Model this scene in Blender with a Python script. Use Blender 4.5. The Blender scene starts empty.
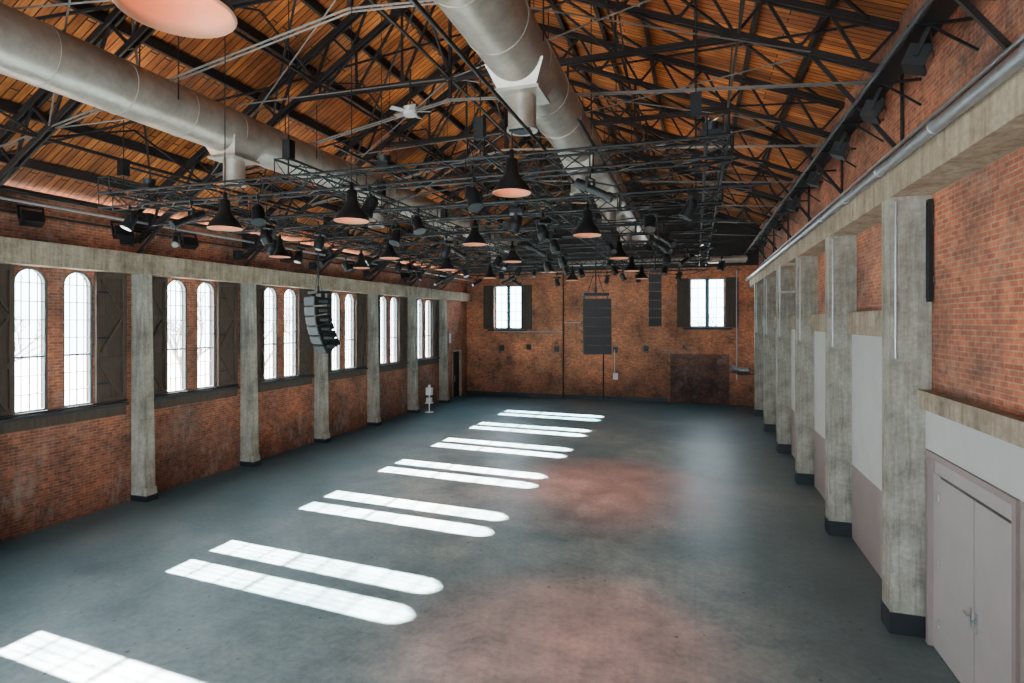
import bpy, bmesh, math, random
from mathutils import Vector, Matrix
random.seed(7)
S = bpy.context.scene
COL = S.collection

# ------------------------------------------------------------ materials
def new_mat(name):
    m = bpy.data.materials.new(name); m.use_nodes = True
    nt = m.node_tree
    return m, nt, nt.nodes['Principled BSDF']
def L(nt, a, b): nt.links.new(a, b)
def noise(nt, co, scale, detail=4, rough=.6):
    n = nt.nodes.new('ShaderNodeTexNoise'); n.inputs['Scale'].default_value = scale
    n.inputs['Detail'].default_value = detail; n.inputs['Roughness'].default_value = rough
    L(nt, co, n.inputs['Vector']); return n.outputs['Fac']
def ramp(nt, fac, stops):
    r = nt.nodes.new('ShaderNodeValToRGB'); e = r.color_ramp.elements
    while len(e) < len(stops): e.new(.5)
    for i, (p, c) in enumerate(stops):
        e[i].position = p; e[i].color = (*c, 1) if len(c) == 3 else c
    L(nt, fac, r.inputs['Fac']); return r.outputs['Color']
def mix(nt, fac, a, b, mode='MIX'):
    m = nt.nodes.new('ShaderNodeMix'); m.data_type = 'RGBA'; m.blend_type = mode
    for s, v in ((m.inputs[0], fac), (m.inputs[6], a), (m.inputs[7], b)):
        if isinstance(v, bpy.types.NodeSocket): L(nt, v, s)
        elif isinstance(v, (int, float)): s.default_value = v
        else: s.default_value = (*v, 1)
    return m.outputs[2]
def coords(nt):
    t = nt.nodes.new('ShaderNodeTexCoord'); return t.outputs['Object']
def bump(nt, p, h, strength=.3, dist=.02):
    b = nt.nodes.new('ShaderNodeBump'); b.inputs['Strength'].default_value = strength
    b.inputs['Distance'].default_value = dist
    L(nt, h, b.inputs['Height']); L(nt, b.outputs['Normal'], p.inputs['Normal'])
def swz(nt, co, a, b):
    s = nt.nodes.new('ShaderNodeSeparateXYZ'); L(nt, co, s.inputs[0])
    c = nt.nodes.new('ShaderNodeCombineXYZ')
    L(nt, s.outputs[a], c.inputs[0]); L(nt, s.outputs[b], c.inputs[1]); return c.outputs[0], s
def maprange(nt, v, a, b, c, d):
    g = nt.nodes.new('ShaderNodeMapRange'); L(nt, v, g.inputs[0])
    for i, x in enumerate((a, b, c, d)): g.inputs[i+1].default_value = x
    return g.outputs[0]

def plain(name, col, rough=.6, metal=0, var=.15, nscale=6):
    m, nt, p = new_mat(name); co = coords(nt)
    f = noise(nt, co, nscale)
    d = tuple(c*(1-var) for c in col); u = tuple(min(1, c*(1+var)) for c in col)
    L(nt, ramp(nt, f, [(.3, d), (.7, u)]), p.inputs['Base Color'])
    p.inputs['Roughness'].default_value = rough; p.inputs['Metallic'].default_value = metal
    return m
def brick_mat(name, axis, c1, c2, mortar, dirt=.55, lowstain=0):
    m, nt, p = new_mat(name); co = coords(nt)
    v, sp = swz(nt, co, axis, 2)
    b = nt.nodes.new('ShaderNodeTexBrick'); L(nt, v, b.inputs['Vector'])
    b.inputs['Scale'].default_value = 1; b.inputs['Brick Width'].default_value = .215
    b.inputs['Row Height'].default_value = .075; b.inputs['Mortar Size'].default_value = .0095
    b.inputs['Mortar Smooth'].default_value = .2; b.inputs['Bias'].default_value = -.1
    b.inputs['Color1'].default_value = (*c1, 1); b.inputs['Color2'].default_value = (*c2, 1)
    b.inputs['Mortar'].default_value = (*mortar, 1)
    n1 = noise(nt, co, .4, 7, .72)
    st = ramp(nt, n1, [(.34, (dirt*.7, dirt*.72, dirt*.78)), (.5, (.9, .88, .86)), (.66, (1.6, 1.38, 1.2))])
    c = mix(nt, 1.0, b.outputs['Color'], st, 'MULTIPLY')
    n2 = noise(nt, co, 7, 3, .6)
    c = mix(nt, .8, c, ramp(nt, n2, [(.3, (.55, .55, .57)), (.7, (1.3, 1.22, 1.15))]), 'MULTIPLY')
    n3 = noise(nt, co, 1.1, 9, .8)
    c = mix(nt, ramp(nt, n3, [(.54, (0, 0, 0)), (.68, (.5, .5, .5))]), c, (.38, .27, .21))
    n4 = noise(nt, co, .8, 8, .75)
    c = mix(nt, ramp(nt, n4, [(.32, (.7, .7, .7)), (.43, (0, 0, 0))]), c, (.06, .038, .033))
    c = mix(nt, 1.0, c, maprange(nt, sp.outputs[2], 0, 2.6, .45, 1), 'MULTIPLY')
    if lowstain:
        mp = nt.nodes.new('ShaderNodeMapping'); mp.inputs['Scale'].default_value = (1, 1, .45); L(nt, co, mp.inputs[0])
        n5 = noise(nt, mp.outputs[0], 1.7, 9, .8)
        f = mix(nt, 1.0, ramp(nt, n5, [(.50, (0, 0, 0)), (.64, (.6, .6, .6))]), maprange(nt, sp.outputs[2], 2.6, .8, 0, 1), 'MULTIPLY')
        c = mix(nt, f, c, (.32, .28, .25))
    L(nt, c, p.inputs['Base Color']); p.inputs['Roughness'].default_value = .85
    bump(nt, p, b.outputs['Fac'], -.5, .02)
    return m
BR_L = brick_mat('brick_window_wall', 1, (.43, .13, .06), (.21, .06, .033), (.30, .22, .17), .55, 1)
BR_Y = brick_mat('brick_side', 1, (.46, .14, .065), (.23, .065, .036), (.32, .23, .17))
BR_X = brick_mat('brick_end', 0, (.66, .21, .085), (.33, .10, .05), (.36, .25, .18), .65)
BR_D = brick_mat('brick_dark', 0, (.24, .095, .06), (.14, .055, .04), (.16, .12, .10))

def concrete(name, a, b, c3):
    m, nt, p = new_mat(name); co = coords(nt)
    f = noise(nt, co, 1.6, 8, .7); g = noise(nt, co, 14, 5, .6)
    c = ramp(nt, f, [(.28, a), (.5, b), (.72, c3)])
    c = mix(nt, .6, c, ramp(nt, g, [(.3, (.6, .6, .6)), (.65, (1.1, 1.1, 1.1))]), 'MULTIPLY')
    mp = nt.nodes.new('ShaderNodeMapping'); mp.inputs['Scale'].default_value = (5, 5, .35); L(nt, co, mp.inputs[0])
    s = noise(nt, mp.outputs[0], 1.5, 6, .7)
    c = mix(nt, .7, c, ramp(nt, s, [(.34, (.45, .43, .4)), (.55, (1.05, 1.05, 1.05))]), 'MULTIPLY')
    L(nt, c, p.inputs['Base Color']); p.inputs['Roughness'].default_value = .8
    bump(nt, p, g, .25, .02); return m
CONC = concrete('concrete_column', (.15, .135, .11), (.33, .295, .24), (.49, .45, .38))
CONC_B = concrete('concrete_beam', (.18, .13, .09), (.37, .285, .20), (.52, .425, .32))

def floor_mat():
    m, nt, p = new_mat('polished_concrete'); co = coords(nt)
    sp = nt.nodes.new('ShaderNodeSeparateXYZ'); L(nt, co, sp.inputs[0])
    f = noise(nt, co, .16, 5, .6)
    c = ramp(nt, f, [(.36, (.10, .165, .185)), (.5, (.19, .25, .26)), (.62, (.34, .365, .355))])
    g = noise(nt, co, 1.1, 9, .72)
    c = mix(nt, .9, c, ramp(nt, g, [(.3, (.38, .46, .5)), (.52, (1, 1, 1)), (.7, (1.4, 1.34, 1.28))]), 'MULTIPLY')
    h = noise(nt, co, 9, 6, .7)
    c = mix(nt, .5, c, ramp(nt, h, [(.32, (.45, .45, .45)), (.6, (1.1, 1.1, 1.1))]), 'MULTIPLY')
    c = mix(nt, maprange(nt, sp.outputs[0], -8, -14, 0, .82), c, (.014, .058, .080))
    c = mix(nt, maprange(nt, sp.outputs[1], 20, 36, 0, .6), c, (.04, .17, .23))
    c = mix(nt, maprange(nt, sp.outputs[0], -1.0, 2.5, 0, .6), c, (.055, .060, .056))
    v = nt.nodes.new('ShaderNodeTexVoronoi'); v.inputs['Scale'].default_value = 3.0; L(nt, co, v.inputs['Vector'])
    msk = noise(nt, co, .5, 2, .5)
    spt = ramp(nt, v.outputs['Distance'], [(.06, (1, 1, 1)), (.12, (0, 0, 0))])
    spt = mix(nt, 1.0, spt, ramp(nt, msk, [(.45, (0, 0, 0)), (.53, (.8, .8, .8))]), 'MULTIPLY')
    c = mix(nt, spt, c, (.03, .03, .03))
    br = nt.nodes.new('ShaderNodeTexBrick'); L(nt, co, br.inputs['Vector'])
    br.offset = 0; br.inputs['Scale'].default_value = 1; br.inputs['Brick Width'].default_value = 4.6
    br.inputs['Row Height'].default_value = 4.03; br.inputs['Mortar Size'].default_value = .009
    c = mix(nt, mix(nt, .18, (0, 0, 0), br.outputs['Fac']), c, (.04, .05, .05))
    L(nt, c, p.inputs['Base Color'])
    L(nt, ramp(nt, g, [(.3, (.34, .34, .34)), (.7, (.52, .52, .52))]), p.inputs['Roughness'])
    bump(nt, p, h, .06, .01)
    return m
FLOOR = floor_mat()

def deck_mat():
    m, nt, p = new_mat('roof_deck_boards'); co = coords(nt)
    b = nt.nodes.new('ShaderNodeTexBrick'); L(nt, co, b.inputs['Vector'])
    b.inputs['Scale'].default_value = 1; b.inputs['Brick Width'].default_value = 3.7; b.inputs['Row Height'].default_value = .17
    b.inputs['Mortar Size'].default_value = .014; b.inputs['Mortar Smooth'].default_value = .2
    b.inputs['Color1'].default_value = (.74, .24, .042, 1); b.inputs['Color2'].default_value = (.33, .088, .015, 1)
    b.inputs['Mortar'].default_value = (.02, .008, .004, 1)
    mp = nt.nodes.new('ShaderNodeMapping'); mp.inputs['Scale'].default_value = (1, 14, 1); L(nt, co, mp.inputs[0])
    g = noise(nt, mp.outputs[0], 1.5, 6, .7)
    c = mix(nt, 1.0, b.outputs['Color'], ramp(nt, g, [(.3, (.35, .31, .28)), (.7, (1.35, 1.3, 1.25))]), 'MULTIPLY')
    g2 = noise(nt, co, .35, 4, .6)
    c = mix(nt, 1.0, c, ramp(nt, g2, [(.35, (.4, .37, .35)), (.6, (1.1, 1.1, 1.1))]), 'MULTIPLY')
    L(nt, c, p.inputs['Base Color']); p.inputs['Roughness'].default_value = .8
    return m
DECK = deck_mat()
def wood(name, a, b):
    m, nt, p = new_mat(name); co = coords(nt)
    mp = nt.nodes.new('ShaderNodeMapping'); mp.inputs['Scale'].default_value = (9, 9, .8); L(nt, co, mp.inputs[0])
    g = noise(nt, mp.outputs[0], 1.5, 6, .7)
    L(nt, ramp(nt, g, [(.3, a), (.7, b)]), p.inputs['Base Color']); p.inputs['Roughness'].default_value = .7
    return m
SHUT = wood('shutter_wood', (.035, .021, .015), (.09, .056, .038))
STEEL = plain('roof_steel', (.016, .010, .009), .65, .1)
TIE = plain('tie_rod_steel', (.17, .145, .13), .5, .3)
BLACK = plain('black_painted_metal', (.005, .005, .006), .5, .1)
RUB = plain('rubber_plinth', (.010, .012, .015), .5)
PIPE = plain('galvanised_pipe', (.48, .48, .48), .38, .8)
def duct_mat():
    m, nt, p = new_mat('duct_sheet_metal'); co = coords(nt)
    g = noise(nt, co, 3, 5, .7)
    L(nt, ramp(nt, g, [(.3, (.40, .34, .28)), (.7, (.62, .55, .47))]), p.inputs['Base Color'])
    p.inputs['Metallic'].default_value = .6; p.inputs['Roughness'].default_value = .38; return m
DUCT = duct_mat()
CREAM = plain('painted_drywall_cream', (.58, .56, .52), .7, 0, .05, 2)
MAUVE = plain('painted_panel_mauve', (.27, .205, .19), .6, 0, .06, 2)
DOORM = plain('painted_door_mauve', (.38, .325, .305), .5, 0, .05, 2)
FRAME = plain('window_frame_paint', (.16, .19, .20), .5)
WHITE = plain('white_enamel', (.75, .74, .70), .4, 0, .05)
TEAL = plain('casement_paint', (.07, .20, .26), .5)
LAMPIN = plain('lamp_inner_enamel', (.78, .33, .18), .45, 0, .05)
BARK = plain('tree_bark', (.26, .25, .24), .9)
GROUND = plain('pale_paving', (.16, .16, .155), .9)
def emis(name, col, s):
    m, nt, p = new_mat(name); p.inputs['Base Color'].default_value = (*col, 1)
    p.inputs['Emission Color'].default_value = (*col, 1); p.inputs['Emission Strength'].default_value = s; return m
BULB = emis('lamp_bulb', (1, .48, .26), 18)
LENS = plain('lamp_lens', (.05, .055, .06), .12, 0)
GRILLE = plain('speaker_grille', (.006, .006, .007), .7, 0)
GRILLE2 = plain('speaker_grille_grey', (.045, .055, .06), .6, 0)
def glass_mat():
    m = bpy.data.materials.new('window_glass'); m.use_nodes = True; nt = m.node_tree; nt.nodes.clear()
    o = nt.nodes.new('ShaderNodeOutputMaterial'); t = nt.nodes.new('ShaderNodeBsdfTransparent')
    g = nt.nodes.new('ShaderNodeBsdfGlossy'); g.inputs['Roughness'].default_value = .05
    x = nt.nodes.new('ShaderNodeMixShader'); x.inputs[0].default_value = .05
    t.inputs['Color'].default_value = (.93, .98, 1, 1)
    L(nt, t.outputs[0], x.inputs[1]); L(nt, g.outputs[0], x.inputs[2]); L(nt, x.outputs[0], o.inputs[0]); return m
GLASS = glass_mat()

# ------------------------------------------------------------ mesh builder
class MB:
    def __init__(s): s.v = []; s.f = []; s.m = []; s.mats = []; s.sm = []
    def mi(s, mat):
        if mat not in s.mats: s.mats.append(mat)
        return s.mats.index(mat)
    def add(s, vs, fs, mat, smooth=False):
        o = len(s.v); s.v += [tuple(v) for v in vs]; k = s.mi(mat)
        for f in fs: s.f.append([i+o for i in f]); s.m.append(k); s.sm.append(smooth)
    def box(s, a, b, mat):
        x0, y0, z0 = a; x1, y1, z1 = b
        s.add([(x0,y0,z0),(x1,y0,z0),(x1,y1,z0),(x0,y1,z0),(x0,y0,z1),(x1,y0,z1),(x1,y1,z1),(x0,y1,z1)],
              [(0,3,2,1),(4,5,6,7),(0,1,5,4),(1,2,6,5),(2,3,7,6),(3,0,4,7)], mat)
    def frame(s, p0, p1):
        p0 = Vector(p0); p1 = Vector(p1); d = (p1-p0).normalized()
        up = Vector((0, 0, 1)) if abs(d.z) < .95 else Vector((0, 1, 0))
        a = d.cross(up).normalized(); b = a.cross(d).normalized(); return p0, p1, a, b
    def beam(s, p0, p1, w, h, mat):
        p0, p1, a, b = s.frame(p0, p1); a *= w/2; b *= h/2
        s.add([p0-a-b, p0+a-b, p0+a+b, p0-a+b, p1-a-b, p1+a-b, p1+a+b, p1-a+b],
              [(0,3,2,1),(4,5,6,7),(0,1,5,4),(1,2,6,5),(2,3,7,6),(3,0,4,7)], mat)
    def cyl(s, p0, p1, r0, mat, r1=None, n=8, caps=True):
        if r1 is None: r1 = r0
        p0, p1, a, b = s.frame(p0, p1); vs = []
        for p, r in ((p0, r0), (p1, r1)):
            for i in range(n):
                t = 2*math.pi*i/n; vs.append(p + a*(math.cos(t)*r) + b*(math.sin(t)*r))
        s.add(vs, [(i, (i+1) % n, n+(i+1) % n, n+i) for i in range(n)], mat, n > 6)
        if caps: s.add(vs, [tuple(reversed(range(n))), tuple(range(n, 2*n))], mat)
    def lathe(s, prof, c, mat, n=24):
        c = Vector(c); vs = []
        for r, z in prof:
            for i in range(n):
                t = 2*math.pi*i/n; vs.append(c+Vector((r*math.cos(t), r*math.sin(t), z)))
        fs = []
        for k in range(len(prof)-1):
            for i in range(n):
                j = (i+1) % n; fs.append((k*n+i, k*n+j, (k+1)*n+j, (k+1)*n+i))
        s.add(vs, fs, mat, True)
    def mesh(s, name, recalc=True):
        me = bpy.data.meshes.new(name); me.from_pydata(s.v, [], s.f)
        for m in s.mats: me.materials.append(m)
        me.polygons.foreach_set('material_index', s.m); me.polygons.foreach_set('use_smooth', s.sm)
        if recalc:
            bm = bmesh.new(); bm.from_mesh(me); bmesh.ops.recalc_face_normals(bm, faces=bm.faces); bm.to_mesh(me); bm.free()
        me.update(); return me
    def obj(s, name, loc=(0, 0, 0), recalc=True):
        return place(s.mesh(name, recalc), name, loc)
def place(me, name, loc=(0, 0, 0), rot=(0, 0, 0), scale=None):
    o = bpy.data.objects.new(name, me); o.location = loc; o.rotation_euler = rot
    if scale: o.scale = scale
    COL.objects.link(o); return o

# ------------------------------------------------------------ dimensions
XL, XR = -15.0, 3.53
WT = .22
Y0, Y1 = -6.0, 36.7
RX, RZ = -5.4, 14.3
EL, ER = 8.1, 10.5
SP = 4.03
WC = [10.05+SP*k for k in range(-3, 6)]
LC = [12.2+SP*k for k in range(-4, 6)]
RC = [10.62+4.42*k for k in range(-3, 6)]
WZ0, WZ1, WW = 2.82, 6.28, .74

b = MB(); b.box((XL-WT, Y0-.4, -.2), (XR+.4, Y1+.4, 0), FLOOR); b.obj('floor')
b = MB(); b.box((-90, -60, -.5), (XL-WT-.05, 90, -.2), GROUND); b.box((XL-WT-.05, 37.2, -.5), (60, 90, -.2), GROUND); b.obj('ground')

def rect_wall(b, axis, t0, t1, u0, u1, z0, z1, holes, mat):
    us = sorted({u0, u1, *[h[0] for h in holes], *[h[1] for h in holes]})
    for i in range(len(us)-1):
        a, c = us[i], us[i+1]
        hs = sorted([(h[2], h[3]) for h in holes if h[0] <= a+1e-6 and h[1] >= c-1e-6])
        cur = z0
        for hz0, hz1 in hs:
            if hz0 > cur+1e-6: seg(b, axis, t0, t1, a, c, cur, hz0, mat)
            cur = hz1
        if cur < z1-1e-6: seg(b, axis, t0, t1, a, c, cur, z1, mat)
def seg(b, axis, t0, t1, a, c, z0, z1, mat):
    if axis == 'Y': b.box((t0, a, z0), (t1, c, z1), mat)
    else: b.box((a, t0, z0), (c, t1, z1), mat)
b = MB(); holes = []; WIN = []
for yc in WC:
    for s_ in (-.55, .55):
        WIN.append(yc+s_); holes.append((yc+s_-WW/2, yc+s_+WW/2, WZ0, WZ1))
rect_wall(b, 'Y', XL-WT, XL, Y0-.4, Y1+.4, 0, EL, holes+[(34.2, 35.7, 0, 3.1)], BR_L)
zs = WZ1-WW/2; NS = 12
for yw in WIN:
    for i in range(NS):
        t0 = math.pi*i/NS; t1 = math.pi*(i+1)/NS; r = WW/2
        ya, za = yw+r*math.cos(t0), zs+r*math.sin(t0); yb, zb = yw+r*math.cos(t1), zs+r*math.sin(t1)
        vs = []
        for x in (XL-WT, XL): vs += [(x, ya, za), (x, yb, zb), (x, yb, WZ1+.001), (x, ya, WZ1+.001)]
        b.add(vs, [(0, 1, 2, 3), (7, 6, 5, 4), (0, 4, 5, 1)], BR_L)
b.obj('wall_left', recalc=False)

DY0, DY1, DZ = 7.85, 10.5, 3.0
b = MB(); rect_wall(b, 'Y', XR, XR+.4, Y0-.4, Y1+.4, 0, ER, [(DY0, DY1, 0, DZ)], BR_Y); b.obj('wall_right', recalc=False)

FW = [(-13.0, -11.1, 4.45, 7.4), (-.35, 1.65, 4.6, 7.6)]
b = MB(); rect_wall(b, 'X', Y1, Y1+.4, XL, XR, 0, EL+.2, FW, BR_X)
b.obj('wall_far', recalc=False)
mL = (RZ-EL)/(RX-(XL-.4)); mR = (RZ-ER)/((XR+.4)-RX)
def roofz(x): return RZ-(RX-x)*mL if x < RX else RZ-(x-RX)*mR
def gable(name, ya, yb, mat, zb):
    b = MB(); pts = [(XL-.4+(zb-EL)/mL, zb), (XR+.4, zb), (XR+.4, ER), (RX, RZ)]
    n = len(pts); vs = [(x, ya, z) for x, z in pts]+[(x, yb, z) for x, z in pts]
    b.add(vs, [tuple(range(n)), tuple(range(2*n-1, n-1, -1))]+[(i, n+i, n+(i+1) % n, (i+1) % n) for i in range(n)], mat)
    return b.obj(name)
DARKB = plain('dark_gable_boards', (.035, .026, .022), .8)
gable('wall_far_gable', Y1, Y1+.4, DARKB, EL+.2)
FILL_WIN = [(-13.5, -9.7, 1.5, 7.2), (-8.2, -3.4, 1.5, 7.6), (-1.9, 1.9, 1.5, 7.2)]  # invented openings behind the camera, added to let in frontal fill light
b = MB(); rect_wall(b, 'X', Y0-.4, Y0, XL, XR, 0, EL+.2, FILL_WIN, BR_X); b.obj('wall_near', recalc=False)
gable('wall_near_gable', Y0-.4, Y0, BR_X, EL+.2)

b = MB()
for (xa, za, xb, zb) in ((XL-.7, roofz(XL-.7), RX, RZ), (RX, RZ, XR+.7, roofz(XR+.7))):
    vs = [(xa, Y0-.5, za), (xb, Y0-.5, zb), (xb, Y1+.5, zb), (xa, Y1+.5, za)]
    vs += [(x, y, z+.15) for x, y, z in vs]
    b.add(vs, [(0, 1, 2, 3), (7, 6, 5, 4), (0, 4, 5, 1), (1, 5, 6, 2), (2, 6, 7, 3), (3, 7, 4, 0)], DECK)
b.obj('ceiling')

b = MB()
x = XL+.6
while x < XR-.2:
    if abs(x-RX) > .3: b.box((x-.045, Y0, roofz(x)-.26), (x+.045, Y1, roofz(x)-.04), STEEL)
    x += 1.2
b.box((RX-.06, Y0, RZ-.3), (RX+.06, Y1, RZ-.06), STEEL)
b.obj('roof_purlins')

def truss_mesh():
    b = MB(); dz = .28; dep = .85
    def T(x): return Vector((x, 0, roofz(x)-dz))
    def Bo(x): return Vector((x, 0, roofz(x)-dz-dep))
    xsL = [XL+.0+i*(RX-XL)/9 for i in range(10)]; xsR = [RX+i*(XR-RX)/8 for i in range(9)]
    for xs in (xsL, xsR):
        for off in (-.06, .06):
            o = Vector((0, off, 0))
            b.beam(T(xs[0])+o, T(xs[-1])+o, .04, .13, STEEL)
            b.beam(Bo(xs[0])+o, Bo(xs[-1])+o, .04, .11, STEEL)
        for i in range(len(xs)-1):
            m_ = (xs[i]+xs[i+1])/2
            b.beam(T(xs[i]), Bo(m_), .05, .055, STEEL); b.beam(Bo(m_), T(xs[i+1]), .05, .055, STEEL)
            b.box((m_-.09, -.02, Bo(m_).z-.05), (m_+.09, .02, Bo(m_).z+.12), STEEL)
    zt = 10.6
    def inv(z):
        return RX-(RZ-dz-dep-z)/mL, RX+(RZ-dz-dep-z)/mR
    xl, xr = inv(zt); xr = min(xr, XR)
    for o in (-.06, .06): b.beam((xl, o, zt), (xr, o, zt), .03, .10, STEEL)
    b.beam((RX, 0, zt-.5), (RX, 0, RZ-dz), .07, .07, STEEL)
    for sgn, xe in ((-1, xl), (1, xr)):
        xp = RX
        for f in (.3, .6, .85):
            xx = RX+(xe-RX)*f; b.beam((xx, 0, zt), Bo(xx), .05, .05, STEEL)
            b.beam((xx, 0, zt), Bo(xp), .05, .05, STEEL); xp = xx
    xa = XL+.05; xb = XR-.05
    for o in (-.05, .05):
        b.cyl((xa, o, EL+.3), (RX, o, zt-.5), .018, TIE, n=6); b.cyl((xb, o, ER-1.1), (RX, o, zt-.5), .018, TIE, n=6)
    b.beam((XL+.05, 0, 6.9), (XL+1.6, 0, roofz(XL+1.6)-1.1), .06, .08, STEEL); b.beam((XR-.05, 0, 8.2), (XR-1.5, 0, roofz(XR-1.5)-1.1), .05, .07, STEEL)
    return b.mesh('roof_truss')
tm = truss_mesh()
TY = [12.2+SP*k for k in range(-4, 6)]
for y in TY: place(tm, 'roof_truss', (0, y, 0))
b = MB()
for i in range(len(TY)-1):
    ya, yb = TY[i], TY[i+1]
    for xa, xb in ((XL+.6, -10.2), (-10.2, RX-.2), (RX+.2, -1), (-1, XR-.4)):
        A = (xa, ya, roofz(xa)-.3); B_ = (xb, yb, roofz(xb)-.3); C = (xa, yb, roofz(xa)-.3); D = (xb, ya, roofz(xb)-.3)
        b.beam(A, B_, .05, .05, STEEL); b.beam(C, D, .05, .05, STEEL)
    for xx in (-12.6, -9.0, -1.8, .8):
        z1 = roofz(xx)-.35; z0 = roofz(xx)-1.13
        b.beam((xx, ya, z0), (xx, yb, z0), .05, .07, STEEL)
        b.beam((xx, ya, z0), (xx, (ya+yb)/2, z1), .04, .04, STEEL); b.beam((xx, (ya+yb)/2, z1), (xx, yb, z0), .04, .04, STEEL)
    b.beam((RX, ya, 10.6), (RX, yb, RZ-.4), .045, .045, STEEL); b.beam((RX, yb, 10.6), (RX, ya, RZ-.4), .045, .045, STEEL)
    b.beam((RX, ya, 10.6), (RX, yb, 10.6), .05, .05, STEEL)
    for s_ in (-12.4, 2.2):
        ze = roofz(s_)-1.1
        b.cyl((s_, ya, ze), (RX, yb, 10.6), .016, TIE, n=5); b.cyl((s_, yb, ze), (RX, ya, 10.6), .016, TIE, n=5)
b.obj('roof_bracing')

b = MB(); b.box((XL, Y0, 6.3), (XL+.42, Y1, 6.86), CONC_B); b.obj('trim_beam_left')
b = MB(); b.box((XR-.57, Y0, 6.98), (XR, Y1, 7.46), CONC_B); b.obj('trim_beam_right')
def lcol():
    b = MB(); w = .16
    def tap(z0, z1, d0, d1, w, m):
        vs = [(0, -w, z0), (d0, -w, z0), (d0, w, z0), (0, w, z0), (0, -w, z1), (d1, -w, z1), (d1, w, z1), (0, w, z1)]
        b.add(vs, [(0,3,2,1),(4,5,6,7),(0,1,5,4),(1,2,6,5),(2,3,7,6),(3,0,4,7)], m)
    tap(0, .16, .58, .58, w+.02, RUB); tap(.16, .36, .56, .54, w+.01, CONC); tap(.36, 6.3, .5, .38, w, CONC)
    return b.mesh('concrete_column')
lm = lcol()
for y in LC: place(lm, 'concrete_column', (XL, y, 0))
def rcol():
    b = MB()
    b.box((-.58, -.01, 0), (0, .43, .34), RUB); b.box((-.57, 0, .34), (0, .42, 6.98), CONC)
    b.cyl((-.5, -.03, 4.4), (-.5, -.03, 6.9), .018, PIPE)
    return b.mesh('concrete_column_right')
rm = rcol()
for y in RC: place(rm, 'concrete_column', (XR, y, 0))

# windows (arched) ------------------------------------------------
def arch_window():
    b = MB(); w = WW; r = w/2; hs = zs-WZ0; d = .06; fw = .035
    def ring(r0, r1, x0, x1, mat):
        b.box((x0, -r1, 0), (x1, -r0, hs), mat); b.box((x0, r0, 0), (x1, r1, hs), mat)
        for i in range(12):
            t0 = math.pi*i/12; t1 = math.pi*(i+1)/12; vs = []
            for x in (x0, x1):
                for t in (t0, t1):
                    for rr in (r0, r1): vs.append((x, rr*math.cos(t), hs+rr*math.sin(t)))
            b.add(vs, [(0, 1, 3, 2), (4, 6, 7, 5), (0, 2, 6, 4), (1, 5, 7, 3)], mat)
    ring(r-.02, r, -.16, .05, SHUT)
    r -= .02
    ring(r-fw, r, -d/2, d/2, FRAME)
    b.box((-d/2, -r+fw, 0), (d/2, r-fw, .07), FRAME)
    b.box((-.012, -.011, .07), (.012, .011, hs+r-fw), FRAME)
    n = 7
    for i in range(1, n+1):
        z = hs*i/n; th = .01 if i != 3 else .025
        b.box((-.012, -r+fw, z-th), (.012, r-fw, z+th), FRAME)
    for s_ in (-.5, .5): b.box((-.01, s_*r-.008, .07), (.01, s_*r+.008, hs+.22), FRAME)
    pts = [(-r+.02, .03), (r-.02, .03)]+[((r-.02)*math.cos(math.pi*i/12), hs+(r-.02)*math.sin(math.pi*i/12)) for i in range(13)]
    b.add([(0, y, z) for y, z in pts], [tuple(range(len(pts)))], GLASS)
    return b.mesh('window_arched', recalc=False)
wm = arch_window()
for i, yw in enumerate(WIN): place(wm, f'window_{i+1}', (XL-.06, yw, WZ0))
def shutter():
    b = MB(); w = .84; h = 3.45; t = .05
    b.box((0, -w/2, 0), (t*.5, w/2, h), SHUT)
    for y in (-w/2+.05, w/2-.05): b.box((t*.5, y-.05, 0), (t+.03, y+.05, h), SHUT)
    for z in (.06, h*.33, h*.66, h-.06): b.box((t*.5, -w/2+.1, z-.06), (t+.025, w/2-.1, z+.06), SHUT)
    for k in range(3):
        z0 = h*k/3+.1; z1 = h*(k+1)/3-.06
        if k % 2: b.beam((t*.5+.02, -w/2+.1, z0), (t*.5+.02, w/2-.1, z1), .04, .07, SHUT)
        else: b.beam((t*.5+.02, w/2-.1, z0), (t*.5+.02, -w/2+.1, z1), .04, .07, SHUT)
    for z in (.5, 1.7, 2.9): b.box((t+.03, -.42, z), (t+.045, -.1, z+.05), BLACK)
    return b.mesh('window_shutter')
sm = shutter()
sill = MB()
sill.box((0, -1.8, -.08), (.16, 1.8, 0), RUB); sill.box((0, -1.8, -.34), (.05, 1.8, -.08), SHUT)
sill.cyl((.09, -1.8, .05), (.09, 1.8, .05), .025, BLACK)
slm = sill.mesh('window_sill')
for yc in WC:
    place(slm, 'window_sill', (XL, yc, WZ0-.04))
    for s_ in (-1.37, 1.37): place(sm, 'window_shutter', (XL+.005, yc+s_, WZ0+.01))

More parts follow.
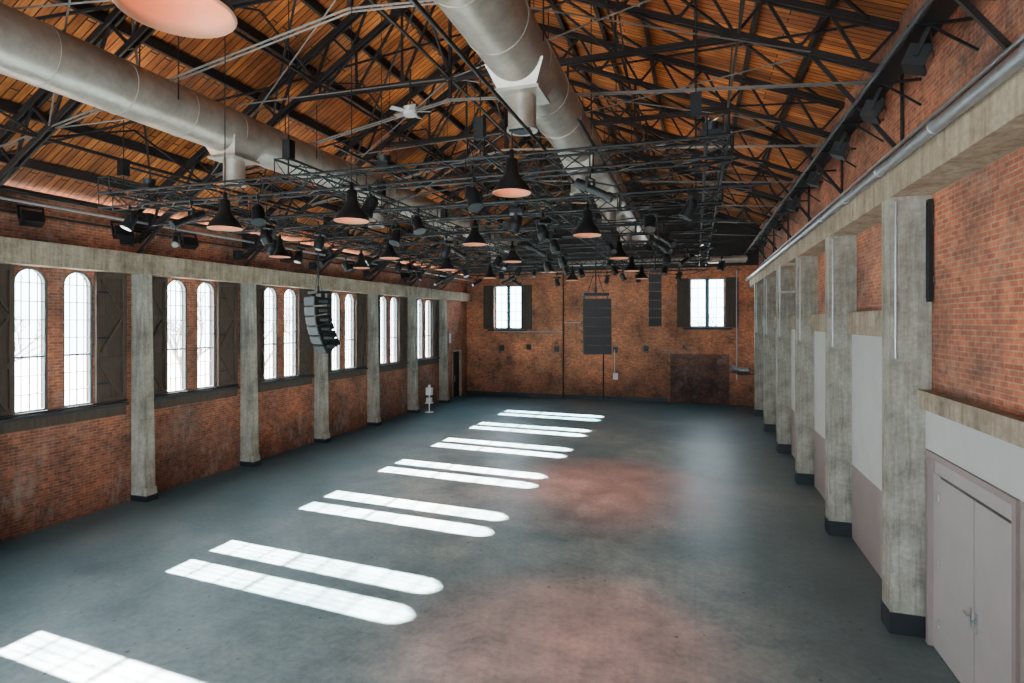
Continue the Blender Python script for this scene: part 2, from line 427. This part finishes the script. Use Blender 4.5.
k = len(WIN)
for (xa, xb, za, zb) in FW:
    b = MB(); y = Y1+.2; k += 1
    xm = (xa+xb)/2
    for x0, x1 in ((xa, xa+.08), (xb-.08, xb), (xm-.12, xm+.12)): b.box((x0, y, za), (x1, y+.08, zb), TEAL)
    b.box((xa+.08, y, za), (xb-.08, y+.08, za+.1), TEAL); b.box((xa+.08, y, zb-.1), (xb-.08, y+.08, zb), TEAL)
    for q in range(1, 5):
        z = za+(zb-za)*q/5; b.box((xa+.08, y+.02, z-.015), (xb-.08, y+.05, z+.015), TEAL)
    for c in ((xa+xm)/2-.03, (xb+xm)/2+.03): b.box((c-.012, y+.02, za+.1), (c+.012, y+.05, zb-.1), TEAL)
    b.add([(xa, y+.04, za), (xb, y+.04, za), (xb, y+.04, zb), (xa, y+.04, zb)], [(0, 1, 2, 3)], GLASS)
    b.obj(f'window_{k}', recalc=False)
    b = MB(); b.box((xa-.4, Y1-.2, za-.12), (xb+.4, Y1, za), RUB); b.obj('window_sill')
    for x0, x1 in ((xa-.75, xa-.03), (xb+.03, xb+.75)):
        b = MB(); b.box((x0, Y1-.05, za+.02), (x1, Y1-.005, zb), SHUT)
        for z in (za+.1, (za+zb)/2, zb-.08): b.box((x0, Y1-.09, z-.06), (x1, Y1-.05, z+.06), SHUT)
        for xx in (x0+.05, x1-.05): b.box((xx-.05, Y1-.09, za+.02), (xx+.05, Y1-.05, zb), SHUT)
        b.beam((x0+.1, Y1-.07, za+.15), (x1-.1, Y1-.07, (za+zb)/2-.05), .04, .06, SHUT)
        b.beam((x1-.1, Y1-.07, (za+zb)/2+.05), (x0+.1, Y1-.07, zb-.12), .04, .06, SHUT)
        b.obj('window_shutter')
for (xa, xb, za, zb) in FILL_WIN:  # frames and glass for the added fill windows, out of view
    b = MB(); y = Y0-.2; k += 1
    n = 4
    for i in range(n+1):
        x = xa+(xb-xa)*i/n; b.box((max(xa, x-.03), y-.03, za), (min(xb, x+.03), y+.03, zb), FRAME)
    for i in range(7):
        z = za+(zb-za)*i/6; b.box((xa, y-.02, max(za, z-.03)), (xb, y+.02, min(zb, z+.03)), FRAME)
    b.add([(xa, y, za), (xb, y, za), (xb, y, zb), (xa, y, zb)], [(0, 1, 2, 3)], GLASS)
    b.obj(f'window_{k}', recalc=False)

# far wall dressing
b = MB(); b.box((XL+.1, Y1-.12, 3.95), (XR-.1, Y1, 4.15), BR_X); b.obj('trim_brick_ledge')
b = MB(); b.box((-1.5, Y1-.03, .02), (1.9, Y1, 3.0), BR_D)
b.box((-1.62, Y1-.06, .0), (-1.5, Y1, 3.12), BR_X); b.box((1.9, Y1-.06, .0), (2.02, Y1, 3.12), BR_X); b.box((-1.5, Y1-.06, 3.0), (1.9, Y1, 3.12), BR_X)
b.obj('bricked_up_doorway')
b = MB(); b.box((XL+.02, Y1-.04, 0), (-1.65, Y1, .22), RUB); b.obj('baseboard_far')
b = MB()
for x, zt in ((-8.2, 8.0), (-5.6, 4.9)):
    b.cyl((x, Y1-.16, 0), (x, Y1-.16, zt), .045, STEEL)
b.cyl((-8.2, Y1-.16, 4.9), (-5.6, Y1-.16, 4.9), .03, PIPE); b.cyl((-13, Y1-.16, 4.3), (-8.2, Y1-.16, 4.3), .04, PIPE)
b.cyl((-4.9, Y1-.16, 1.6), (-4.9, Y1-.16, 3.2), .03, PIPE)
b.cyl((2.3, Y1-.16, 1.5), (2.3, Y1-.16, 8), .03, PIPE)
b.obj('wall_conduit')
b = MB()
for i in range(6): b.box((-12.6+i*1.9, Y1-.12, 3.0+.1*(i % 2)), (-12.3+i*1.9, Y1, 3.35+.1*(i % 2)), RUB)
b.box((-5.0, Y1-.1, 1.3), (-4.7, Y1, 1.7), WHITE)
b.obj('junction_boxes')

b = MB(); b.box((2.2, Y1-2.2, 2.0), (2.9, Y1-1.7, 2.06), BLACK)
b.cyl((2.35, Y1-2.0, 2.25), (2.8, Y1-2.0, 2.25), .16, PIPE, n=12); b.cyl((1.9, Y1-2.1, 2.3), (2.35, Y1-2.0, 2.25), .24, PIPE, .1, n=12)
b.beam((2.9, Y1-1.95, 2.03), (XR-.1, Y1-1.95, 2.03), .08, .05, BLACK); b.cyl((2.6, Y1-2, 2.06), (2.6, Y1-2, 2.12), .05, BLACK)
b.obj('wall_fan_heater')

for i, y in enumerate(RC):
    ya = y+.42; yb = RC[i+1] if i+1 < len(RC) else Y1
    if ya < 10: continue
    b = MB()
    b.box((XR-.1, ya, 0), (XR, yb, 1.7), MAUVE); b.box((XR-.1, ya, 1.7), (XR, yb, 4.7), CREAM)
    b.box((XR-.2, ya, 4.7), (XR, yb, 5.2), CONC_B); b.obj('wall_panel')
b = MB()
ya, yb = RC[2]+.42, RC[3]
b.box((XR-.08, ya, 0), (XR, DY0, DZ), MAUVE); b.box((XR-.08, ya, DZ), (XR, yb, 3.64), CREAM)
b.box((XR-.2, ya, 3.64), (XR, yb, 3.92), CONC_B); b.obj('wall_panel')
for i in (0, 1):
    b = MB(); ya = RC[i]+.42; yb = RC[i+1]
    b.box((XR-.08, ya, 0), (XR, yb, 3.64), CREAM); b.box((XR-.2, ya, 3.64), (XR, yb, 3.92), CONC_B); b.obj('wall_panel')
b = MB(); X = XR; LT = 2.65
b.box((X-.12, DY0, 0), (X+.1, DY0+.09, DZ), MAUVE); b.box((X-.12, DY1-.09, 0), (X+.1, DY1, DZ), MAUVE)
b.box((X-.12, DY0+.09, DZ-.09), (X+.1, DY1-.09, DZ), MAUVE)
b.box((X-.03, DY0+.09, LT+.02), (X+.05, DY1-.09, DZ-.09), DOORM)
b.box((X-.05, DY1-.36, 0), (X+.05, DY1-.09, LT+.02), DOORM)
ym = 9.02
b.box((X-.01, DY0+.09, 0), (X+.02, DY1-.36, LT+.02), BLACK)
for a, c in ((DY0+.09, ym-.008), (ym+.008, DY1-.37)):
    b.box((X-.06, a+.01, .015), (X-.012, c-.01, LT), DOORM)
for z in (.4, 1.3, 2.3):
    b.cyl((X-.075, DY1-.37, z), (X-.075, DY1-.37, z+.12), .014, PIPE); b.cyl((X-.075, DY0+.1, z), (X-.075, DY0+.1, z+.12), .014, PIPE)
for yy in (ym-.08, ym+.08):
    b.box((X-.072, yy-.03, .95), (X-.06, yy+.03, 1.2), PIPE); b.cyl((X-.06, yy, 1.1), (X-.12, yy, 1.1), .012, PIPE); b.beam((X-.12, yy, 1.1), (X-.12, yy+(.1 if yy > ym else -.1), 1.1), .02, .02, PIPE)
b.obj('door_1')
b = MB(); b.box((XR-.08, 10.50, 5.3), (XR-.02, 10.60, 6.9), BLACK); b.box((XR-.09, 10.515, 5.35), (XR-.08, 10.585, 6.85), GRILLE)
b.box((XR-.02, 10.52, 5.6), (XR, 10.58, 5.7), PIPE); b.box((XR-.02, 10.52, 6.5), (XR, 10.58, 6.6), PIPE); b.obj('cable_trunking')
b = MB(); b.box((XL-.2, 34.2, 0), (XL-.12, 35.7, 3.1), BLACK)
b.box((XL-.12, 34.2, 0), (XL+.04, 34.3, 3.1), CONC); b.box((XL-.12, 35.6, 0), (XL+.04, 35.7, 3.1), CONC); b.box((XL-.12, 34.3, 3.0), (XL+.04, 35.6, 3.1), CONC)
b.box((XL-.12, 34.93, 0), (XL-.1, 34.97, 3.0), RUB); b.cyl((XL-.1, 34.85, 1.0), (XL-.1, 34.85, 1.4), .02, PIPE)
b.obj('door_2')
b = MB(); b.box((XL, 32.9, 3.3), (XL+.12, 33.4, 4.4), RUB); b.box((XL, 33.5, 3.6), (XL+.1, 33.8, 4.2), PIPE); b.obj('electrical_cabinet')

b = MB(); px = XR-.68
b.cyl((px, Y0, 7.43), (px, Y1, 7.43), .08, PIPE, n=14)
for y in [Y0+1+2.25*i for i in range(19)]:
    b.cyl((px, y-.04, 7.43), (px, y+.04, 7.43), .095, PIPE, n=14); b.box((px-.03, y-.02, 7.5), (XR-.3, y+.02, 7.53), BLACK)
b.obj('heating_pipe')
TZ = 8.98
TRAY = plain('cable_tray_steel', (.06, .065, .07), .5, .3)
b = MB(); b.box((XR-.68, Y0, TZ), (XR-.36, Y1, TZ+.03), BLACK)
b.box((XR-.68, Y0, TZ+.03), (XR-.66, Y1, TZ+.2), TRAY); b.box((XR-.38, Y0, TZ+.03), (XR-.36, Y1, TZ+.2), TRAY)
for y in [Y0+1+2*i for i in range(21)]:
    b.beam((XR-.68, y, TZ-.02), (XR-.02, y, TZ-.02), .04, .04, BLACK); b.beam((XR-.55, y, TZ-.04), (XR-.02, y, TZ-.45), .03, .03, BLACK)
b.cyl((XR-.5, Y0, TZ+.06), (XR-.5, Y1, TZ+.06), .03, BLACK)
b.cyl((XR-.8, Y0, TZ-.06), (XR-.8, Y1, TZ-.06), .03, TRAY)
for y in [Y0+1+2*i for i in range(21)]: b.beam((XR-.82, y, TZ-.02), (XR-.66, y, TZ-.02), .03, .03, BLACK)
b.obj('cable_tray')
b = MB(); b.cyl((XR-.12, Y0, 8.1), (XR-.12, Y1, 8.1), .03, PIPE); b.cyl((XR-.1, Y0, 9.6), (XR-.1, Y1, 9.6), .05, STEEL)
for y in RC: b.cyl((XR-.05, y+1.2, 7.46), (XR-.05, y+1.2, 9.6), .03, STEEL)
for i in range(3, 8):
    y = RC[i]+.9; b.cyl((XR-.06, y, 5.2), (XR-.06, y, 6.98), .025, PIPE)
b.obj('wall_conduit')
b = MB(); y = RC[5]+.1
p = [(XR-.64, y, 5.9), (XR-1.05, y, 5.9), (XR-1.05, y, 6.75), (XR-.6, y, 6.75)]
for i in range(3): b.cyl(p[i], p[i+1], .035, PIPE)
b.cyl(p[0], (XR-.6, y, 5.9), .035, PIPE); b.obj('pipe_loop')
b = MB(); b.cyl((XL+.35, Y0, 7.95), (XL+.35, Y1, 7.95), .06, BLACK); b.cyl((XL+.12, Y0, 7.5), (XL+.12, Y1, 7.5), .03, STEEL)
b.cyl((XL+.5, Y0, 7.7), (XL+.5, Y1, 7.7), .035, PIPE)
for y in TY: b.box((XL, y-.08, 7.55), (XL+.55, y+.08, 8.0), STEEL)
for y in LC: b.box((XL, y-.5, 7.1), (XL+.14, y-.2, 7.4), RUB)
b.obj('wall_service_rail')

# --------------------------------------------------------- ducts
def duct(x, z, ya, yb, drops, name):
    b = MB(); r = .47
    b.cyl((x, ya, z), (x, yb, z), r, DUCT, n=36)
    y = ya+.6
    while y < yb: b.cyl((x, y-.02, z), (x, y+.02, z), r+.012, DUCT, n=36); y += 1.25
    b.cyl((x, yb, z), (x, yb+.35, z), r, DUCT, .25, n=36)
    for y in drops:
        vs = []
        for zz, hw in ((z-.2, .46), (z-.55, .3)):
            vs += [(x-hw, y-hw, zz), (x+hw, y-hw, zz), (x+hw, y+hw, zz), (x-hw, y+hw, zz)]
        b.add(vs, [(0,3,2,1),(4,5,6,7),(0,1,5,4),(1,2,6,5),(2,3,7,6),(3,0,4,7)], DUCT)
        b.box((x-.36, y-.36, z-.6), (x+.36, y+.36, z-.55), DUCT)
        b.cyl((x, y, z-.6), (x, y, z-1.1), .22, DUCT, n=20); b.cyl((x, y, z-1.08), (x, y, z-1.12), .245, DUCT, n=20)
        b.cyl((x, y, z-1.12), (x, y, z-1.13), .16, BLACK, n=16)
    for y in TY:
        if ya < y < yb:
            for s_ in (-r, r): b.cyl((x+s_, y, z), (x+s_, y, roofz(x)-1.35), .012, STEEL, n=5)
    return b.obj(name)
duct(-9.5, 9.05, Y0+.3, 30, [-1.5, 4.2, 10, 15.8, 21.4, 27], 'ventilation_duct')
duct(-2.6, 9.1, Y0+.3, 28.6, [-1, 3.9, 8.65, 13.4, 18.1, 22.8], 'ventilation_duct')
b = MB(); b.cyl((-7.5, 34.2, 8.45), (XR-.9, 34.2, 8.45), .2, DUCT, n=20)
for x in (-6, -3, 0, 2.5):
    b.cyl((x, 34.17, 8.45), (x, 34.23, 8.45), .215, DUCT, n=20); b.cyl((x, 34.2, 8.6), (x, 34.2, roofz(x)-.2), .012, STEEL, n=5)
b.obj('cross_duct')

# --------------------------------------------------------- lighting truss grid
GZ = 7.5
def box_truss(p0, p1, s=.3):
    b = MB(); p0, p1, a, c = b.frame(p0, p1); h = s/2
    cs = [a*h+c*h, -a*h+c*h, -a*h-c*h, a*h-c*h]
    for o in cs: b.cyl(p0+o, p1+o, .022, BLACK, n=6)
    Ln = (p1-p0).length; n = max(2, int(Ln/.4)); d = (p1-p0)/n
    for i in range(n):
        q = p0+d*i
        for j in range(4):
            A, B2 = cs[j], cs[(j+1) % 4]
            if i % 2: A, B2 = B2, A
            b.cyl(q+A, q+d+B2, .011, BLACK, n=4, caps=False)
    for i in range(0, n+1, 5):
        q = p0+d*i
        for j in range(4): b.cyl(q+cs[j], q+cs[(j+1) % 4], .014, BLACK, n=4, caps=False)
    return b
GYS = [8.9, 12.2, 15.8, 19.6, 23.6, 27.8]
for i, y in enumerate(GYS):
    box_truss((-11.8, y, GZ), (.5, y, GZ)).obj('lighting_truss')
for x in (-11.6, -7.2, -3.4, .3):
    box_truss((x, 8.7, GZ+.31), (x, 29, GZ+.31)).obj('lighting_truss')
PYS = (10.5, 14, 17.7, 21.6, 25.7)
b = MB()
for y in PYS: b.cyl((-12.4, y, GZ-.2), (1.2, y, GZ-.2), .024, BLACK)
for x in (-9.5, -5.3, -1.5): b.cyl((x, 7.6, GZ+.2), (x, 28, GZ+.2), .024, BLACK)
b.cyl((-2.3, 1.2, GZ+.24), (-2.3, 28, GZ+.24), .024, BLACK)
y = 1.4; b.cyl((-3.4, y, GZ+.2), (-3.4, y, roofz(-3.4)-.3), .01, BLACK, n=5); b.cyl((-3.5, y, GZ+.2), (-1.7, y, GZ+.2), .02, BLACK); b.cyl((-1.8, y, GZ+.2), (-1.8, y, roofz(-1.8)-.3), .01, BLACK, n=5)
b.obj('lighting_pipe_grid')
b = MB()
for y in GYS:
    for x in (-11.3, -7.2, -3.4, 0):
        b.cyl((x, y, GZ+.15), (x, y, roofz(x)-.3), .01, BLACK, n=5); b.box((x-.08, y-.08, GZ+.5), (x+.08, y+.08, GZ+.85), BLACK)
b.obj('chain_hoists')
b = MB()
for y in GYS:
    for x0 in (-11, -6.8, -3):
        pts = [Vector((x0+3.6*t/8, y+.1, GZ-.12-.3*math.sin(math.pi*t/8)*random.uniform(.6, 1))) for t in range(9)]
        for i in range(8): b.cyl(pts[i], pts[i+1], .014, BLACK, n=5, caps=False)
b.obj('cable_loom')

# --------------------------------------------------------- lamps
def pendant():
    b = MB(); R = .28
    out = [(.0, .62), (.035, .62), (.035, .5), (.085, .48), (.095, .3), (.11, .27), (.15, .2), (.21, .13), (.26, .06), (R, 0)]
    b.lathe(out, (0, 0, 0), BLACK, 32)
    inn = [(R, 0), (R-.012, -.012), (.25, .05), (.2, .115), (.14, .18), (.09, .25), (0, .25)]
    b.lathe(inn, (0, 0, 0), LAMPIN, 32)
    b.lathe([(0, .22), (.03, .21), (.05, .17), (.055, .13), (.04, .09), (0, .07)], (0, 0, 0), BULB, 12)
    return b.mesh('pendant_lamp', recalc=False)
pm = pendant()
PEN = [(-2.5, 2.25, 6.57), (-2.53, 7.9, 6.85), (-5.3, 8.06, 6.62), (-7.75, 7.95, 6.6), (-2.05, 11.3, 6.7), (-4.95, 12.6, 6.8),
       (-8.35, 14.6, 6.8), (-5.3, 16.6, 6.8), (-2.1, 16.6, 6.8), (-8.3, 18.5, 6.8), (-5.2, 20.6, 6.8), (-2.2, 21, 6.8), (-8.2, 22.6, 6.8), (-5.2, 25, 6.8), (-2.2, 25, 6.8),
       (-10.8, 13, 6.75), (-10.8, 17, 6.8), (-8, 2.2, 6.5)]
for x, y, z in PEN:
    o = place(pm, 'pendant_lamp', (x, y, z))
    b = MB()
    if abs(x+2.3) < .5:
        b.cyl((0, 0, .6), (0, 0, GZ+.25-z), .009, BLACK, n=6); b.beam((-.04, 0, GZ+.25-z), (-2.3-x+.04, 0, GZ+.25-z), .03, .03, BLACK)
    else: b.cyl((0, 0, .6), (0, 0, roofz(x)-z-.05), .009, BLACK, n=6)
    r = b.obj('suspension_rod'); r.parent = o
    l = bpy.data.lights.new('pendant_bulb', 'SPOT'); l.energy = 70; l.color = (1, .80, .62); l.shadow_soft_size = .06; l.spot_size = math.radians(150); l.spot_blend = .7
    lo = bpy.data.objects.new('pendant_bulb', l); lo.location = (0, 0, .02); COL.objects.link(lo); lo.parent = o

def par(kind):
    b = MB()
    b.box((-.03, -.03, -.06), (.03, .03, .05), BLACK); b.cyl((0, 0, -.06), (0, 0, -.14), .015, BLACK)
    b.box((-.15, -.02, -.16), (.15, .02, -.14), BLACK)
    for s_ in (-.15, .15): b.box((s_-.008, -.025, -.36), (s_+.008, .025, -.14), BLACK)
    if kind == 0:
        d = Vector((0, -.45, -.9)).normalized(); c = Vector((0, 0, -.34))
        b.cyl(c-d*.2, c-d*.12, .07, BLACK, .12, n=16); b.cyl(c-d*.12, c+d*.12, .12, BLACK, n=16); b.cyl(c+d*.12, c+d*.18, .135, BLACK, n=16)
        b.cyl(c+d*.181, c+d*.185, .115, LENS, n=16)
    elif kind == 1:
        b.box((-.15, -.13, -.22), (.15, .13, -.14), BLACK)
        c = Vector((0, 0, -.42)); d = Vector((.1, -.3, -.95)).normalized()
        b.cyl(c-d*.16, c+d*.05, .10, BLACK, .14, n=16); b.cyl(c+d*.05, c+d*.2, .14, BLACK, .12, n=16); b.cyl(c+d*.201, c+d*.205, .1, LENS, n=16)
    else:
        d = Vector((.2, -.85, -.45)).normalized(); c = Vector((0, 0, -.34))
        b.cyl(c-d*.3, c-d*.05, .09, BLACK, .1, n=14); b.cyl(c-d*.05, c+d*.35, .07, BLACK, n=14); b.cyl(c+d*.35, c+d*.45, .09, BLACK, n=14)
        b.cyl(c+d*.451, c+d*.455, .07, LENS, n=14)
    return b.mesh('stage_light')
pms = [par(i) for i in range(3)]
def near_pen(x, y): return any(abs(x-p[0]) < .5 and abs(y-p[1]) < .7 for p in PEN)
for y in GYS:
    x = -11.2+random.random()
    while x < .2:
        s_ = random.uniform(.8, 1.0)
        if not near_pen(x, y): place(pms[random.randrange(3)], 'stage_light', (x, y-.15, GZ-.19), (0, 0, random.uniform(-1.4, 1.4)), (s_,)*3)
        x += random.uniform(1.3, 2.6)
for y in PYS:
    x = -12+random.random()*2
    while x < 1.1:
        if not near_pen(x, y): place(pms[random.randrange(3)], 'stage_light', (x, y, GZ-.25), (0, 0, random.uniform(-2, 2)), (.9,)*3)
        x += random.uniform(1.9, 3.8)
fl = MB(); fl.box((-.16, -.1, -.1), (.16, .1, .1), BLACK); fl.box((-.13, -.105, -.08), (.13, -.1, .08), LENS)
fl.box((-.19, -.02, -.02), (-.16, .02, .24), BLACK); fl.box((.16, -.02, -.02), (.19, .02, .24), BLACK); fl.box((-.19, -.02, .22), (.19, .02, .25), BLACK)
fm = fl.mesh('flood_light')
for y in [7.3, 9.3, 11.4, 13.8, 16.5, 20, 24, 29]:
    place(fm, 'flood_light', (XR-.6, y, TZ-.36), (.4, 0, 1.2), (1.35,)*3)
for y in [9.2, 11.4, 13.5, 17.8, 22, 27]:
    place(fm, 'flood_light', (XL+.5, y, 7.34), (.4, 0, -1.9), (1.3,)*3)

# line arrays
def line_array(n, w, h, dpt, bend, gr=GRILLE):
    b = MB(); y = 0; ang = 0
    b.box((-w*.45, -.15, .1), (w*.45, .2, .16), BLACK); b.cyl((0, 0, .16), (0, 0, .3), .03, BLACK)
    for s_ in (-w*.42, w*.42): b.box((s_-.01, -.05, -.05), (s_+.01, .05, .12), BLACK)
    z = .02
    for i in range(n):
        c, s_ = math.cos(ang), math.sin(ang)
        def P(px, py, pz): return (px, y+py*c+pz*s_, z+pz*c-py*s_)
        fr = -dpt/2; bk = dpt/2; hh = h*.96
        vs = [P(-w/2, fr, -hh), P(w/2, fr, -hh), P(w*.36, bk, -hh*.82), P(-w*.36, bk, -hh*.82), P(-w/2, fr, 0), P(w/2, fr, 0), P(w*.36, bk, -hh*.12), P(-w*.36, bk, -hh*.12)]
        b.add(vs, [(0,3,2,1),(4,5,6,7),(0,1,5,4),(1,2,6,5),(2,3,7,6),(3,0,4,7)], BLACK)
        g = [P(-w*.46, fr-.02, -hh*.9), P(w*.46, fr-.02, -hh*.9), P(w*.46, fr-.02, -hh*.1), P(-w*.46, fr-.02, -hh*.1), P(-w*.46, fr, -hh*.9), P(w*.46, fr, -hh*.9), P(w*.46, fr, -hh*.1), P(-w*.46, fr, -hh*.1)]
        b.add(g, [(0,1,2,3),(0,4,5,1),(1,5,6,2),(2,6,7,3),(3,7,4,0)], gr)
        for sx in (-1, 1): b.box((sx*w*.5-.006, y-.12, z-hh*.7), (sx*w*.5+.006, y+.1, z-hh*.4), gr)
        y -= h*math.sin(ang); z -= h*math.cos(ang); ang += bend
    return b
def hang(name, b, loc, rz, ztop):
    o = b.obj(name, loc); o.rotation_euler = (0, 0, rz)
    r = MB(); r.cyl((0, 0, .28), (0, 0, ztop-loc[2]), .015, BLACK, n=6); r.cyl((.2, 0, .12), (.05, 0, .6), .008, BLACK, n=5); r.cyl((-.2, 0, .12), (-.05, 0, .6), .008, BLACK, n=5)
    q = r.obj('hanging_cable'); q.parent = o
hang('line_array_speaker', line_array(6, .64, .215, .5, .02), (-2.2, 13.2, 5.48), .3, GZ)
hang('line_array_speaker', line_array(6, .60, .228, .46, -.09, GRILLE2), (-8.98, 12.2, 5.58), -.5, GZ)
hang('line_array_speaker', line_array(6, .36, .26, .36, .02), (-1.15, 17.4, 6.35), .1, GZ)

b = MB(); b.cyl((0, 0, 0), (0, 0, .18), .14, WHITE, n=16); b.cyl((0, 0, .18), (0, 0, 1.0), .02, STEEL)
for k_ in range(5):
    a = 2*math.pi*k_/5+.3; d = Vector((math.cos(a), math.sin(a), 0)); e = Vector((-math.sin(a), math.cos(a), .25)).normalized()*.05
    p0 = d*.12+Vector((0, 0, .08)); p1 = d*.45+Vector((0, 0, .08)); t_ = Vector((0, 0, .012))
    b.add([p0-e, p1-e*1.3, p1+e*1.3, p0+e, p0-e+t_, p1-e*1.3+t_, p1+e*1.3+t_, p0+e+t_],
          [(0,3,2,1),(4,5,6,7),(0,1,5,4),(1,2,6,5),(2,3,7,6),(3,0,4,7)], PIPE)
b.obj('ceiling_fan', (-5.9, 11.2, 9.45))

b = MB(); b.cyl((0, 0, 0), (0, 0, .04), .24, WHITE, n=20); b.cyl((0, 0, .04), (0, 0, .95), .035, WHITE); b.box((-.16, -.12, .95), (.16, .12, 1.35), WHITE)
b.box((-.13, -.15, .55), (.13, .1, .8), WHITE); b.cyl((0, 0, 1.35), (0, 0, 1.5), .07, WHITE, n=12); b.box((-.2, -.16, .5), (.2, .12, .54), WHITE)
b.obj('dispenser_stand', (-13.9, 28.6, 0))

def tree():
    b = MB()
    def br(p, d, ln, r, lv):
        q = p+d*ln; b.cyl(p, q, r, BARK, r*.68, n=6, caps=False)
        if lv == 0: return
        for _ in range(3 if lv > 1 else 4):
            nd = (d+Vector((random.uniform(-.8, .8), random.uniform(-.8, .8), random.uniform(-.15, .5)))).normalized()
            br(p+d*ln*random.uniform(.55, 1), nd, ln*random.uniform(.6, .8), r*.55, lv-1)
    br(Vector((0, 0, 0)), Vector((0, 0, 1)), 3.2, .2, 5); return b.mesh('bare_tree')
trm = tree()
for x, y, r in ((-27, 9, 0), (-30, 17, 1), (-26, 24, 2), (-29, 33, 3), (-33, 3, 4), (-32, 42, 5), (-11, 52, 1), (2, 56, 2)):
    place(trm, 'bare_tree', (x, y, -.2), (0, 0, r))

# --------------------------------------------------------- light
w = bpy.data.worlds.new('world'); S.world = w; w.use_nodes = True
bg = w.node_tree.nodes['Background']; bg.inputs[0].default_value = (.76, .91, 1.0, 1); bg.inputs[1].default_value = 18
sun = bpy.data.lights.new('sun', 'SUN'); sun.energy = 430; sun.angle = math.radians(.6); sun.color = (1, .95, .88)
so = bpy.data.objects.new('sun', sun); so.rotation_euler = Vector((1, -.074, -.59)).to_track_quat('-Z', 'Y').to_euler(); so.location = (-40, 10, 30); COL.objects.link(so)
def portal(loc, d, sx, sy):
    l = bpy.data.lights.new('window_daylight_portal', 'AREA'); l.shape = 'RECTANGLE'; l.size = sx; l.size_y = sy; l.cycles.is_portal = True
    o = bpy.data.objects.new('window_daylight_portal', l); o.location = loc
    o.rotation_euler = Vector(d).to_track_quat('-Z', 'Z').to_euler(); COL.objects.link(o)
for yc in WC: portal((XL-WT-.02, yc, (WZ0+WZ1)/2), (1, 0, 0), 1.9, WZ1-WZ0)
for xa, xb, za, zb in FW: portal(((xa+xb)/2, Y1+.42, (za+zb)/2), (0, -1, 0), xb-xa, zb-za)
for xa, xb, za, zb in FILL_WIN: portal(((xa+xb)/2, Y0-.42, (za+zb)/2), (0, 1, 0), xb-xa, zb-za)
def spot(name, loc, tgt, e, col, ang, blend=1):
    l = bpy.data.lights.new(name, 'SPOT'); l.energy = e; l.color = col; l.spot_size = math.radians(ang); l.spot_blend = blend; l.shadow_soft_size = .12
    o = bpy.data.objects.new(name, l); o.location = loc; o.rotation_euler = (Vector(tgt)-Vector(loc)).to_track_quat('-Z', 'Y').to_euler(); COL.objects.link(o)
spot('stage_spot', (-2.6, 20.0, 7.0), (-2.8, 17.8, 0), 2600, (1, .17, .08), 60)
spot('stage_spot', (-2.2, 10.4, 7.0), (-2.0, 8.8, 0), 2100, (1, .17, .08), 48)
ul = MB(); ul.box((-.15, -.15, 0), (.15, .15, .08), BLACK); ul.cyl((0, 0, .08), (0, 0, .2), .1, BLACK, .13, n=14); ulm = ul.mesh('fill_uplight')  # made-up fixture body for the added ceiling fill lights
for x, y in ((-10.6, 8.9), (-5.2, 8.9), (.2, 8.9), (-10.6, 15.8), (-5.2, 15.8), (.2, 15.8), (-10.6, 23.6), (-5.2, 23.6), (.2, 23.6)):
    place(ulm, 'fill_uplight', (x, y, GZ+.18))
    spot('fill_uplight_beam', (x, y, GZ+.42), (x+(.8 if x < -10 else 0), y, 14), 320 if x > -10 else 170, (1, .74, .48), 130, 1)  # added warm fill, brightens the roof boards from the truss grid

cam = bpy.data.cameras.new('camera'); cam.lens = 575/1024*36; cam.sensor_width = 36; cam.clip_end = 300; cam.shift_y = -20.5/1024
co = bpy.data.objects.new('camera', cam); co.location = (0, 0, 5); co.rotation_euler = (math.radians(90), 0, math.radians(17.74)); COL.objects.link(co)
S.camera = co
